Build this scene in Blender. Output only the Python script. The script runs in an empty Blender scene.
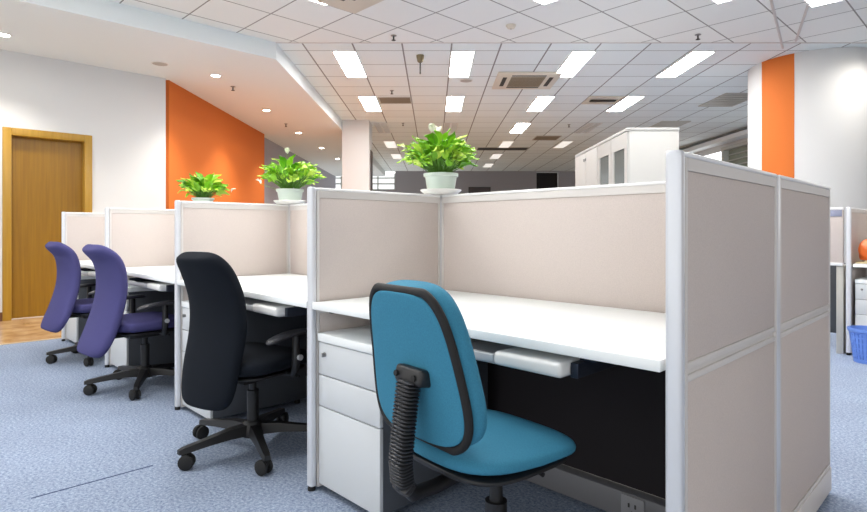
import bpy, bmesh, math, random
from mathutils import Vector, Matrix
random.seed(7)
sc = bpy.context.scene
COL = sc.collection
PI = math.pi

# ------------------------------------------------------------------ frames
CAM = (0.5314, -1.2198, 1.0305)
YAW = 0.800559
CY, SY = math.cos(YAW), math.sin(YAW)
def H(X, Z, z=0.0):
    """point of the hall: the far ceiling grid, cabinets and side walls run along the hall axes"""
    return Vector((CAM[0] + X*CY - Z*SY, CAM[1] + X*SY + Z*CY, z))
S = 1.418      # station width
D = 0.736      # station depth to the spine
CEIL = 3.28
SOF = 3.08

# ------------------------------------------------------------------ materials
def lin(c):
    out = []
    for v in c:
        v /= 255.0
        out.append(v/12.92 if v <= 0.04045 else ((v+0.055)/1.055)**2.4)
    return (*out, 1.0)

def mat(name, c, rough=0.5, metal=0.0, var=0.0, scale=30, bump=0.0, bscale=None, spec=0.5, stretch=None, coat=0.0):
    m = bpy.data.materials.new(name); m.use_nodes = True
    nt = m.node_tree; b = nt.nodes['Principled BSDF']
    b.inputs['Base Color'].default_value = lin(c)
    b.inputs['Roughness'].default_value = rough
    b.inputs['Metallic'].default_value = metal
    b.inputs['Specular IOR Level'].default_value = spec
    b.inputs['Coat Weight'].default_value = coat
    tc = nt.nodes.new('ShaderNodeTexCoord')
    src = tc.outputs['Object']
    if stretch:
        mp = nt.nodes.new('ShaderNodeMapping'); mp.inputs['Scale'].default_value = stretch
        nt.links.new(src, mp.inputs['Vector']); src = mp.outputs['Vector']
    if var > 0:
        n = nt.nodes.new('ShaderNodeTexNoise'); n.inputs['Scale'].default_value = scale; n.inputs['Detail'].default_value = 4
        nt.links.new(src, n.inputs['Vector'])
        mx = nt.nodes.new('ShaderNodeMix'); mx.data_type = 'RGBA'
        mx.inputs['A'].default_value = lin([max(0, v*(1-var)) for v in c])
        mx.inputs['B'].default_value = lin([min(255, v*(1+var)) for v in c])
        nt.links.new(n.outputs['Fac'], mx.inputs['Factor'])
        nt.links.new(mx.outputs['Result'], b.inputs['Base Color'])
    if bump > 0:
        n2 = nt.nodes.new('ShaderNodeTexNoise'); n2.inputs['Scale'].default_value = bscale or scale; n2.inputs['Detail'].default_value = 2
        nt.links.new(src, n2.inputs['Vector'])
        bp = nt.nodes.new('ShaderNodeBump'); bp.inputs['Strength'].default_value = bump; bp.inputs['Distance'].default_value = 0.002
        nt.links.new(n2.outputs['Fac'], bp.inputs['Height']); nt.links.new(bp.outputs['Normal'], b.inputs['Normal'])
    return m

def emit(name, c, strength):
    m = bpy.data.materials.new(name); m.use_nodes = True
    nt = m.node_tree; b = nt.nodes['Principled BSDF']
    b.inputs['Base Color'].default_value = lin(c)
    b.inputs['Emission Color'].default_value = lin(c)
    b.inputs['Emission Strength'].default_value = strength
    return m

def grid_mat(name, c, line, sx, sy, wx, wy):
    """suspended tile ceiling: T-bar lines on a 0.6 m grid in the ceiling's own coordinates"""
    m = bpy.data.materials.new(name); m.use_nodes = True
    nt = m.node_tree; b = nt.nodes['Principled BSDF']; b.inputs['Roughness'].default_value = 0.9
    b.inputs['Specular IOR Level'].default_value = 0.2
    L = nt.links; N = nt.nodes.new
    tc = N('ShaderNodeTexCoord'); sp = N('ShaderNodeSeparateXYZ'); L.new(tc.outputs['Object'], sp.inputs[0])
    def line_fac(out, step, w):
        a = N('ShaderNodeMath'); a.operation = 'PINGPONG'; a.inputs[1].default_value = step/2
        L.new(out, a.inputs[0])
        g = N('ShaderNodeMath'); g.operation = 'LESS_THAN'; g.inputs[1].default_value = w/2
        L.new(a.outputs[0], g.inputs[0]); return g.outputs[0]
    fx = line_fac(sp.outputs['X'], sx, wx); fy = line_fac(sp.outputs['Y'], sy, wy)
    mxm = N('ShaderNodeMath'); mxm.operation = 'MAXIMUM'; L.new(fx, mxm.inputs[0]); L.new(fy, mxm.inputs[1])
    # per-tile tone
    sn = N('ShaderNodeVectorMath'); sn.operation = 'SNAP'; sn.inputs[1].default_value = (sx, sy, 10)
    L.new(tc.outputs['Object'], sn.inputs[0])
    wn = N('ShaderNodeTexWhiteNoise'); L.new(sn.outputs[0], wn.inputs['Vector'])
    t = N('ShaderNodeMix'); t.data_type = 'RGBA'
    t.inputs['A'].default_value = lin([v*0.975 for v in c]); t.inputs['B'].default_value = lin(c)
    L.new(wn.outputs['Value'], t.inputs['Factor'])
    mx = N('ShaderNodeMix'); mx.data_type = 'RGBA'; mx.inputs['B'].default_value = lin(line)
    L.new(mxm.outputs[0], mx.inputs['Factor']); L.new(t.outputs['Result'], mx.inputs['A'])
    L.new(mx.outputs['Result'], b.inputs['Base Color'])
    return m

def carpet_mat():
    m = mat('blue_carpet', (124, 146, 190), 0.97, var=0.0, spec=0.1)
    nt = m.node_tree; b = nt.nodes['Principled BSDF']; L = nt.links; N = nt.nodes.new
    tc = N('ShaderNodeTexCoord')
    n = N('ShaderNodeTexNoise'); n.inputs['Scale'].default_value = 85; n.inputs['Detail'].default_value = 5; n.inputs['Roughness'].default_value = 0.75
    L.new(tc.outputs['Object'], n.inputs['Vector'])
    r = N('ShaderNodeValToRGB')
    r.color_ramp.elements[0].position = 0.34; r.color_ramp.elements[0].color = lin((98, 112, 140))
    r.color_ramp.elements[1].position = 0.66; r.color_ramp.elements[1].color = lin((176, 188, 206))
    L.new(n.outputs['Fac'], r.inputs['Fac'])
    n3 = N('ShaderNodeTexNoise'); n3.inputs['Scale'].default_value = 3; n3.inputs['Detail'].default_value = 3
    L.new(tc.outputs['Object'], n3.inputs['Vector'])
    mr = N('ShaderNodeMapRange'); mr.inputs['From Min'].default_value = 0.3; mr.inputs['From Max'].default_value = 0.9
    mr.inputs['To Min'].default_value = 0.92; mr.inputs['To Max'].default_value = 1.06
    L.new(n3.outputs['Fac'], mr.inputs['Value'])
    mu = N('ShaderNodeMix'); mu.data_type = 'RGBA'; mu.blend_type = 'MULTIPLY'; mu.inputs['Factor'].default_value = 1
    L.new(r.outputs['Color'], mu.inputs['A']); L.new(mr.outputs['Result'], mu.inputs['B'])
    L.new(mu.outputs['Result'], b.inputs['Base Color'])
    bp = N('ShaderNodeBump'); bp.inputs['Strength'].default_value = 0.6; bp.inputs['Distance'].default_value = 0.004
    L.new(n.outputs['Fac'], bp.inputs['Height']); L.new(bp.outputs['Normal'], b.inputs['Normal'])
    return m

def wood_mat(name, a, c, rough=0.35):
    m = mat(name, a, rough)
    nt = m.node_tree; b = nt.nodes['Principled BSDF']; L = nt.links; N = nt.nodes.new
    tc = N('ShaderNodeTexCoord'); mp = N('ShaderNodeMapping'); mp.inputs['Scale'].default_value = (18, 18, 0.7)
    L.new(tc.outputs['Object'], mp.inputs['Vector'])
    n = N('ShaderNodeTexNoise'); n.inputs['Scale'].default_value = 2.2; n.inputs['Detail'].default_value = 5
    L.new(mp.outputs['Vector'], n.inputs['Vector'])
    r = N('ShaderNodeValToRGB'); r.color_ramp.elements[0].position = 0.3; r.color_ramp.elements[0].color = lin(a)
    r.color_ramp.elements[1].position = 0.7; r.color_ramp.elements[1].color = lin(c)
    L.new(n.outputs['Fac'], r.inputs['Fac']); L.new(r.outputs['Color'], b.inputs['Base Color'])
    return m

def stone_mat():
    m = mat('tan_stone', (196, 160, 118), 0.18)
    nt = m.node_tree; b = nt.nodes['Principled BSDF']; L = nt.links; N = nt.nodes.new
    tc = N('ShaderNodeTexCoord')
    n = N('ShaderNodeTexNoise'); n.inputs['Scale'].default_value = 5; n.inputs['Detail'].default_value = 8
    L.new(tc.outputs['Object'], n.inputs['Vector'])
    r = N('ShaderNodeValToRGB'); r.color_ramp.elements[0].position = 0.35; r.color_ramp.elements[0].color = lin((170, 132, 92))
    r.color_ramp.elements[1].position = 0.68; r.color_ramp.elements[1].color = lin((212, 180, 140))
    L.new(n.outputs['Fac'], r.inputs['Fac']); L.new(r.outputs['Color'], b.inputs['Base Color'])
    return m

def leaf_mat():
    m = mat('leaf_green', (96, 160, 30), 0.38)
    nt = m.node_tree; b = nt.nodes['Principled BSDF']; L = nt.links; N = nt.nodes.new
    g = N('ShaderNodeNewGeometry')
    r = N('ShaderNodeValToRGB'); e = r.color_ramp.elements
    e[0].position = 0; e[0].color = lin((90, 158, 28)); e[1].position = 1; e[1].color = lin((200, 228, 88))
    x = e.new(0.5); x.color = lin((148, 208, 46))
    L.new(g.outputs['Random Per Island'], r.inputs['Fac']); L.new(r.outputs['Color'], b.inputs['Base Color'])
    b.inputs['Transmission Weight'].default_value = 0.0
    return m

M = dict(
    wall=mat('white_paint', (214, 215, 215), 0.85, spec=0.2),
    soffit=mat('soffit_paint', (230, 236, 237), 0.85, spec=0.2),
    blocker=mat('blocker_beige', (206, 180, 154), 0.85, spec=0.2),
    grey_wall=mat('grey_lilac_paint', (172, 170, 180), 0.85, spec=0.2),
    back_wall=mat('back_wall_paint', (150, 148, 152), 0.85, spec=0.2),
    orange=mat('orange_paint', (206, 112, 50), 0.7, spec=0.2),
    ceil_far=grid_mat('ceiling_tiles_hall', (234, 242, 243), (140, 141, 141), 0.6, 0.6, 0.020, 0.014),
    ceil_near=grid_mat('ceiling_tiles_diagonal', (241, 243, 240), (150, 149, 146), 0.605, 0.605, 0.015, 0.015),
    carpet=carpet_mat(), stone=stone_mat(),
    seam=mat('dark_seam', (60, 74, 110), 0.95),
    door=wood_mat('golden_veneer', (130, 92, 12), (146, 106, 18)),
    frame_wood=wood_mat('golden_frame', (160, 122, 34), (176, 136, 46)),
    skirting=mat('brown_skirting', (104, 66, 40), 0.4),
    strip=mat('pale_edge_strip', (200, 176, 146), 0.4),
    fabric=mat('beige_fabric', (202, 191, 185), 0.95, var=0.06, scale=260, bump=0.35, bscale=600, spec=0.15),
    alu=mat('light_aluminium', (214, 216, 221), 0.36, metal=0.3),
    alu_cap=mat('pale_cap', (232, 232, 232), 0.4),
    rail=mat('rail_grey', (208, 203, 199), 0.5),
    white_top=mat('white_laminate', (240, 243, 242), 0.32),
    ped_white=mat('drawer_white', (208, 211, 213), 0.4),
    ped_body=mat('graphite_sheet', (76, 80, 86), 0.5),
    shade_board=mat('desk_shade_board', (40, 37, 40), 0.8, spec=0.2),
    raceway=mat('shaded_raceway', (122, 122, 126), 0.5),  # light grey raceway, darkened in colour for the shade under the desks
    white_cab=mat('cabinet_white', (186, 185, 181), 0.45),
    glass=mat('dark_glass', (96, 100, 98), 0.12),
    black=mat('black_plastic', (24, 24, 26), 0.45),
    arm=mat('arm_pad_plastic', (62, 62, 66), 0.3),
    sleeve=mat('sleeve_rubber', (38, 38, 41), 0.4),
    rubber=mat('black_rubber', (16, 16, 17), 0.7),
    grey_pl=mat('grey_plastic', (176, 178, 182), 0.4),
    pale_pl=mat('pale_plastic', (222, 222, 220), 0.38),
    dark_rail=mat('dark_steel', (44, 50, 62), 0.35, metal=0.6),
    teal=mat('teal_fabric', (58, 126, 154), 0.85, var=0.10, scale=300, bump=0.3, bscale=500, spec=0.25),
    navy=mat('black_fabric', (17, 22, 30), 0.9, var=0.15, scale=200, bump=0.3, bscale=500, spec=0.2),
    violet=mat('violet_fabric', (72, 70, 116), 0.9, var=0.08, scale=250, bump=0.3, bscale=500, spec=0.2),
    leaf=leaf_mat(), stalk=mat('stalk_green', (92, 140, 50), 0.5),
    bloom=mat('white_bloom', (236, 238, 214), 0.5),
    soil=mat('dark_soil', (58, 44, 34), 0.95, var=0.3, scale=40, bump=0.6),
    pot=mat('pale_green_pot', (206, 218, 208), 0.3),
    saucer=mat('white_saucer', (240, 240, 236), 0.35),
    lamp=emit('lamp_diffuser', (255, 253, 250), 18.0),
    lamp_dim=emit('dim_diffuser', (236, 234, 228), 0.42),
    lamp_frame=mat('lamp_frame', (226, 226, 224), 0.5),
    louvre=mat('grey_louvre', (186, 184, 176), 0.4, metal=0.3),
    down=emit('downlight_disc', (255, 244, 226), 25.0),
    unit=mat('cassette_cream', (214, 207, 192), 0.5),
    slat=mat('grille_brown_grey', (140, 126, 106), 0.6),
    slot=mat('dark_slot', (54, 52, 50), 0.6),
    steel=mat('brushed_steel', (150, 150, 150), 0.35, metal=0.8),
    brass=mat('dull_metal', (128, 116, 90), 0.4, metal=0.7),
    speaker=mat('speaker_grey', (176, 172, 166), 0.7),
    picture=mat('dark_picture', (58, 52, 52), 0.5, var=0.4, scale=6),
    doorway=mat('dark_doorway', (28, 27, 29), 0.8),
    window_lit=emit('window_light', (236, 240, 242), 0.55),
    wall_glow=emit('wall_glow_strip', (240, 244, 246), 1.1),
    win_frame=mat('window_frame', (188, 190, 184), 0.5),
    win_pane=mat('green_grey_pane', (150, 160, 146), 0.15),
    bag=mat('orange_bag', (238, 112, 44), 0.4, var=0.12, scale=14),
    paper=mat('cream_paper', (222, 206, 160), 0.8),
    plate=mat('blue_grey_plate', (138, 142, 164), 0.45),
    basket=mat('blue_basket', (104, 142, 220), 0.4),
    label_w=mat('socket_plate', (150, 150, 154), 0.4),
)

# ------------------------------------------------------------------ mesh builder
class MB:
    def __init__(self): self.bm = bmesh.new()
    def box(self, x0, x1, y0, y1, z0, z1, bev=0.0, seg=2, mtx=None):
        bm = self.bm
        vs = [bm.verts.new(p) for p in ((x0,y0,z0),(x1,y0,z0),(x1,y1,z0),(x0,y1,z0),(x0,y0,z1),(x1,y0,z1),(x1,y1,z1),(x0,y1,z1))]
        fs = [bm.faces.new([vs[i] for i in f]) for f in ((3,2,1,0),(4,5,6,7),(0,1,5,4),(1,2,6,5),(2,3,7,6),(3,0,4,7))]
        if bev > 0:
            es = list({e for f in fs for e in f.edges})
            r = bmesh.ops.bevel(bm, geom=es, offset=bev, segments=seg, profile=0.5, affect='EDGES')
            vs = list({v for f in r['faces'] for v in f.verts} | {v for v in vs if v.is_valid})
        if mtx is not None:
            for v in vs: v.co = mtx @ v.co
        return self
    def loft(self, rings, cap0=True, cap1=True, closed=False):
        bm = self.bm
        R = [[bm.verts.new(p) for p in r] for r in rings]
        n = len(R[0]); m = len(R)
        for i in range(m if closed else m-1):
            a, b = R[i], R[(i+1) % m]
            for j in range(n):
                k = (j+1) % n
                bm.faces.new((a[j], a[k], b[k], b[j]))
        if not closed:
            if cap0: bm.faces.new(R[0][::-1])
            if cap1: bm.faces.new(R[-1])
        return self
    def cyl(self, p0, p1, r0, r1=None, n=20, cap=True):
        return self.tube([p0, p1], [r0, r0 if r1 is None else r1], n, cap=cap)
    def tube(self, pts, r, n=10, closed=False, cap=True, flat=1.0):
        pts = [Vector(p) for p in pts]; m = len(pts)
        rr = r if isinstance(r, (list, tuple)) else [r]*m
        rings = []; prev = None
        for i in range(m):
            if closed: t = pts[(i+1) % m] - pts[i-1]
            else: t = pts[min(i+1, m-1)] - pts[max(i-1, 0)]
            t.normalize()
            if prev is None:
                a = Vector((0,0,1)) if abs(t.z) < 0.9 else Vector((1,0,0))
                u = t.cross(a).normalized()
            else:
                u = (prev - t*prev.dot(t)).normalized()
            prev = u; v = t.cross(u)
            rings.append([pts[i] + (u*math.cos(2*PI*k/n) + v*math.sin(2*PI*k/n)*flat)*rr[i] for k in range(n)])
        return self.loft(rings, cap, cap, closed)
    def lathe(self, prof, n=28, c=(0,0,0), cap=True):
        return self.loft([[Vector((c[0]+r*math.cos(2*PI*k/n), c[1]+r*math.sin(2*PI*k/n), c[2]+z)) for k in range(n)] for r, z in prof], cap, cap)
    def prism(self, poly, z0, z1):
        return self.loft([[Vector((x,y,z0)) for x,y in poly], [Vector((x,y,z1)) for x,y in poly]])
    def build(self, name, m, parent=None, loc=(0,0,0), rotz=0.0, sharp=38):
        bm = self.bm
        bmesh.ops.recalc_face_normals(bm, faces=bm.faces)
        me = bpy.data.meshes.new(name); bm.to_mesh(me); bm.free()
        for p in me.polygons: p.use_smooth = True
        me.set_sharp_from_angle(angle=math.radians(sharp))
        me.materials.append(m)
        o = bpy.data.objects.new(name, me); COL.objects.link(o)
        o.location = loc; o.rotation_euler = (0,0,rotz)
        if parent is not None: o.parent = parent
        return o

def thing(name, label, cat, loc=(0,0,0), rotz=0.0, group=None):
    o = bpy.data.objects.new(name, None); COL.objects.link(o)
    o.empty_display_size = 0.1; o.location = loc; o.rotation_euler = (0,0,rotz)
    o['label'] = label; o['category'] = cat
    if group: o['group'] = group
    return o
def struct(o): o['kind'] = 'structure'; return o
def dup(root, label, loc=None, rotz=None):
    kids = {}
    for o in COL.objects:
        if o.parent: kids.setdefault(o.parent, []).append(o)
    def cp(o, par):
        c = o.copy(); COL.objects.link(c)
        if par: c.parent = par
        for k in kids.get(o, []): cp(k, c)
        return c
    r = cp(root, None); r['label'] = label
    if loc is not None: r.location = loc
    if rotz is not None: r.rotation_euler = (0,0,rotz)
    return r

# ------------------------------------------------------------------ the room
struct(MB().box(-5.85, 9, -5, 24, -0.06, 0.0).build('floor', M['carpet']))
struct(MB().box(-14, -5.885, -5, 22, -0.06, 0.0).build('floor_stone', M['stone']))
struct(MB().box(-5.885, -5.85, -5, 22, -0.06, 0.004).build('trim_1', M['strip']))
struct(MB().box(-2.1235, -2.1175, -0.80, -0.36, 0.0002, 0.0016).build('trim_2', M['seam']))  # dark line of a slightly open carpet seam

# left wall with the door opening
w = MB()
w.box(-7.73, -7.53, -5, -0.135, 0, SOF); w.box(-7.73, -7.53, 0.60, 1.56, 0, SOF); w.box(-7.73, -7.53, -0.135, 0.60, 2.12, SOF)
struct(w.build('wall_left', M['wall']))
b = MB(); b.box(-7.53, -7.512, -5, -0.218, 0, 0.10); b.box(-7.53, -7.512, 0.681, 1.56, 0, 0.10)
struct(b.build('baseboard_left', M['skirting']))
dr = struct(MB().box(-7.66, -7.615, -0.133, 0.598, 0.006, 2.118).build('door_1', M['door']))
f = MB()
f.box(-7.70, -7.505, -0.217, -0.133, 0, 2.205, 0.006); f.box(-7.70, -7.505, 0.598, 0.68, 0, 2.205, 0.006); f.box(-7.70, -7.505, -0.133, 0.598, 2.118, 2.205, 0.006)
f.build('door_frame', M['frame_wood'], dr)
h = MB(); h.cyl((-7.615,0.53,1.0),(-7.57,0.53,1.0),0.012); h.tube([(-7.57,0.535,1.0),(-7.565,0.47,1.0),(-7.565,0.42,1.0)],0.009)
h.build('door_handle', M['steel'], dr)

# orange wall, hall side wall, far wall (hall axes)
O = H(0, 0)
def hall_box(X0, X1, Z0, Z1, z0, z1, mb=None):
    return (mb or MB()).box(X0, X1, Z0, Z1, z0, z1)
struct(hall_box(-3.72, -3.61, 7.8, 12.2, 0, SOF).build('wall_orange', M['orange'], loc=O, rotz=YAW))
struct(hall_box(-3.95, -3.73, 7.85, 21.8, 0, SOF).build('wall_hall', M['grey_wall'], loc=O, rotz=YAW))
bw = MB(); hall_box(-1.45, 3.92, 21.75, 21.95, 0, CEIL, bw); hall_box(4.78, 7.3, 21.75, 21.95, 0, CEIL, bw)
hall_box(3.92, 4.78, 21.75, 21.95, 3.24, CEIL, bw); hall_box(-4.3, -1.45, 21.75, 21.95, 0, 2.55, bw)
struct(bw.build('wall_back', M['back_wall'], loc=O, rotz=YAW))
dd = struct(hall_box(3.92, 4.78, 21.97, 22.02, 0, 3.24).build('doorway_dark', M['doorway'], loc=O, rotz=YAW))  # dark sheet fills the open doorway, standing in for its darkness
wl = struct(hall_box(-4.3, -1.45, 21.9, 21.94, 2.55, 3.2).build('window_2', M['window_lit'], loc=O, rotz=YAW))
wf = MB()
for z in (2.55, 2.78, 3.0): hall_box(-4.3, -1.45, 21.84, 21.90, z, z+0.05, wf)
for X in (-4.3, -3.55, -2.85, -2.15, -1.5): hall_box(X, X+0.05, 21.84, 21.90, 2.55, 3.2, wf)
wf.build('window_frame', M['win_frame'], wl)
# right-hand wall with a strip window and an added glow strip
rw = MB(); hall_box(7.0, 7.2, 8.6, 21.75, 0, 2.42, rw); hall_box(7.0, 7.2, 8.6, 21.75, 2.95, CEIL, rw)
hall_box(7.0, 7.2, 13.75, 13.9, 2.42, 2.95, rw); hall_box(7.0, 7.2, 21.4, 21.75, 2.42, 2.95, rw)
w3 = struct(hall_box(7.02, 7.05, 13.9, 21.4, 2.42, 2.95).build('glow_strip', M['wall_glow'], loc=O, rotz=YAW))  # glowing strip added to stand in for the brightly lit white wall
wf = MB()
for Z in (15.7, 17.6, 19.5): hall_box(6.98, 7.05, Z, Z+0.08, 2.42, 2.95, wf)
wf.build('window_frame', M['win_frame'], w3)  # bars across the added glow strip
struct(rw.build('wall_right', M['wall'], loc=O, rotz=YAW))
wn = struct(hall_box(7.09, 7.11, 8.6, 13.75, 2.42, 2.95).build('window_1', M['win_pane'], loc=O, rotz=YAW))
wf = MB(); hall_box(6.95, 7.12, 8.6, 13.82, 2.36, 2.43, wf); hall_box(6.95, 7.12, 8.6, 13.82, 2.94, 3.02, wf)
for Z in (9.6, 10.9, 12.3, 13.72): hall_box(6.97, 7.12, Z, Z+0.09, 2.42, 2.95, wf)
for z in (2.55, 2.68, 2.81): hall_box(7.04, 7.09, 8.6, 13.75, z, z+0.02, wf)
wf.build('window_frame', M['win_frame'], wn)
struct(MB().box(6.72, 7.0, 8.6, 21.75, 3.10, 3.20).build('trim_3', M['soffit'], loc=O, rotz=YAW))

struct(MB().box(5.4, 5.6, 0.3, 16, 0, CEIL).build('fill_blocker_east', M['blocker']))  # unseen wall, added to cut and warm the fill light from the right
# ceilings
p0 = H(-1.893, 6.86); p1 = H(13.5, 6.86)
c = MB().prism([(p0.x+5.705+0.0 - 5.705 - 0, p0.y), (-5.705, -5), (5.0, -5), (p1.x, p1.y)], 0, 0.05)
# object origin sits on a tile corner so that the grid runs through it
def shifted(mb, ox, oy):
    for v in mb.bm.verts: v.co.x -= ox; v.co.y -= oy
    return mb
struct(shifted(c, -3.695, 2.308).build('ceiling', M['ceil_near'], loc=(-3.695, 2.308, CEIL)))
cf = MB().box(-1.95-0.22, 7.3-0.22, 6.86-7.16, 22.0-7.16, 0, 0.05)
struct(cf.build('ceiling_hall', M['ceil_far'], loc=H(0.22, 7.16, CEIL), rotz=YAW))
a1 = H(-1.893, 6.86); a2 = H(-1.84, 21.8); a3 = H(-3.95, 21.8)
poly = [(-7.73, -5), (-5.705, -5), (-5.705, a1.y), (a2.x, a2.y), (a3.x, a3.y), (-7.73, 1.292)]
struct(MB().prism(poly, SOF, CEIL+0.04).build('ceiling_soffit', M['soffit']))
# ceiling trims: line between both grids, and two cover strips near the round column
tm = MB().box(-1.89, 9, 6.845, 6.865, CEIL-0.006, CEIL+0.002)
struct(tm.build('trim_4', M['rail'], loc=O, rotz=YAW))
for i, (q0, q1) in enumerate((((3.0, 5.15), (4.31, 7.05)), ((3.33, 4.92), (4.30, 6.78)))):
    A, B = H(*q0, CEIL-0.004), H(*q1, CEIL-0.004)
    struct(MB().tube([A, B], 0.014, 4).build('trim_%d' % (5+i), M['rail']))

# round column with an orange stripe; square pillar far behind
cc = H(5.15, 7.78)
col = struct(MB().lathe([(0.765, 0), (0.765, CEIL)], 72, cap=True).build('column_round', M['wall'], loc=(cc.x, cc.y, 0), rotz=YAW))
st = MB(); rings = []
for k in range(13):
    a = math.radians(190 + k*(32.5/12))
    ca, sa = math.cos(a), math.sin(a)
    rings.append([Vector((r*ca, r*sa, z)) for r, z in ((0.762, 0.002), (0.770, 0.002), (0.770, CEIL-0.002), (0.762, CEIL-0.002))])
struct(st.loft(rings).build('trim_stripe', M['orange'], col))
cp = MB(); hall_box(-1.868, -1.317, 11.67, 12.25, 0, CEIL, cp)
struct(cp.build('column_square', M['wall'], loc=O, rotz=YAW))
struct(MB().box(-1.316, -1.30, 11.9, 12.22, 0, 2.7).build('trim_panel', M['picture'], loc=O, rotz=YAW))  # dark sheet laid on the pillar's right-hand side face

# ------------------------------------------------------------------ cubicle dividers
HT = 1.2
def divider(name, label, loc, rotz, L, post=True, corner=True, inner_race=False, cat='cubicle divider', group='beige cubicle dividers', ht=HT, y0=0.026):
    t = thing(name, label, cat, loc, rotz, group)
    y1 = L
    f = MB(); a = 0.017; sw = 0.013
    f.box(-a, a, y0, y0+sw, 0.015, ht-0.012, 0.002); f.box(-a, a, y1-sw, y1, 0.015, ht-0.012, 0.002)
    f.box(-a, a, y0+sw, y1-sw, ht-0.040, ht-0.012); f.box(-a, a, y0+sw, y1-sw, 0.699, 0.715, 0.003)
    f.box(-a, a, y0+sw, y1-sw, 0.727, 0.743, 0.003); f.box(-0.011, 0.011, y0+sw, y1-sw, 0.714, 0.728)
    f.box(-a, a, y0+sw, y1-sw, 0.105, 0.118)
    f.build('frame', M['rail'], t)
    for z0, z1 in ((0.743, ht-0.040), (0.118, 0.699)):
        MB().box(-0.0145, 0.0145, y0+sw+0.0002, y1-sw-0.0002, z0, z1, 0.003).build('fabric_panel', M['fabric'], t)
    MB().box(-0.019, 0.019, y0, y1, ht-0.012, ht, 0.005, 3).build('top_cap', M['alu_cap'], t)
    bp = MB()
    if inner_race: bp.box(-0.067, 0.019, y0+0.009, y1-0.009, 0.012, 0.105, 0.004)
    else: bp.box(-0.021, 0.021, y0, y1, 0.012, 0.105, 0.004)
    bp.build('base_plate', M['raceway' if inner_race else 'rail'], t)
    if post:
        p = MB(); rings = []
        for z in (0.02, ht-0.012, ht-0.004, ht+0.002):
            k = 1.0 if z < ht-0.005 else (0.97 if z < ht else 0.8)
            rings.append([])
            for q in range(28):
                th = 2*PI*q/28
                cx_ = math.copysign(abs(math.cos(th))**0.62, math.cos(th)); sy_ = math.copysign(abs(math.sin(th))**0.62, math.sin(th))
                rings[-1].append(Vector((0.0185*cx_*k, 0.012+0.014*sy_*k, z)))
        p.loft(rings)
        po = p.build('front_post', M['alu'], t)
        MB().lathe([(0.015, 0.0), (0.016, 0.008), (0.012, 0.02)], 16, (0, 0.012, 0)).build('glide', M['rubber'], po)
    if corner:
        MB().box(-0.018, 0.018, D-0.018, D+0.018, 0.0, ht-0.002, 0.004).build('corner_post', M['alu'], t)
    return t

EA = math.radians(0.8); DX = -0.015   # end panel stands very slightly askew
divider('cubicle_divider', 'tall beige end panel facing the aisle, near half with rounded grey front post', (0.010,0,0), EA, D-0.019)
divider('cubicle_divider', 'far half of the tall beige end panel, beside the open floor with the blue basket', (0.010-math.sin(EA)*(D+0.019), math.cos(EA)*(D+0.019), 0), EA, D-0.034, post=False, corner=False, y0=0.0)
names = ['beige divider between the teal chair workstation and the black chair workstation',
         'beige divider between the black chair workstation and the nearer violet chair',
         'beige divider between the two violet chair workstations',
         'last beige divider of the row, nearest the wooden door']
for k in range(1, 5):
    divider('cubicle_divider', names[k-1], (-k*S+DX, 0, 0), 0, D-0.019)
names = ['wide beige back panel behind the desk of the teal chair',
         'wide beige back panel behind the desk of the black chair',
         'beige back panel behind the desk of the nearer violet chair',
         'beige back panel behind the desk of the farther violet chair']
for k in range(4):
    divider('cubicle_back_panel', names[k], (-k*S-0.019+(DX if k else 0), D, 0), PI/2, S-0.038-(0 if k else DX), post=False, corner=False, inner_race=True,
            group='beige back panels along the spine', y0=0.0)
# wall socket on the cable raceway under the teal chair's desk
so = thing('power_socket', 'pale power socket on the raceway under the desk near the end panel', 'socket', (-0.415, D-0.0675, 0.058))
MB().box(-0.043, 0.043, -0.008, 0, -0.043, 0.043, 0.004).build('face_plate', M['label_w'], so)
for x, z in ((-0.012, 0.012), (0.012, 0.012), (0, -0.014)):
    MB().box(x-0.003, x+0.003, -0.0095, -0.0075, z-0.007, z+0.007).build('pin_slot', M['slot'], so)

# ------------------------------------------------------------------ desks, pedestals, keyboard trays
def make_desk(label, ex=0.0):
    t = thing('office_desk', label, 'desk', (DX,0,0), 0, 'white desks of the cubicle row')
    MB().box(-S+0.021, -0.021+ex, 0.0, D-0.022, 0.720, 0.747, 0.003).build('worktop', M['white_top'], t)
    for x in (-S+0.022, -0.042+ex):
        b = MB(); b.box(x, x+0.02, 0.08, 0.60, 0.697, 0.720)
        b.build('support_bracket', M['dark_rail'], t)
    MB().box(-S+0.024, -0.024+ex, D-0.050, D-0.022, 0.122, 0.720).build('modesty_shade_panel', M['shade_board'], t)  # dark full-height board stands in for the shade under the desk
    return t
make_desk('white desk with the teal chair pulled up, nearest workstation', -DX+0.003)
dk = make_desk('white desk with the black chair in front of it')
dk.location.x = -S+DX
for k, l in ((2, 'white desk with the nearer violet chair at it'), (3, 'white desk with the farther violet chair, at the door end')):
    dup(dk, l, (-k*S+DX, 0, 0))

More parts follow.
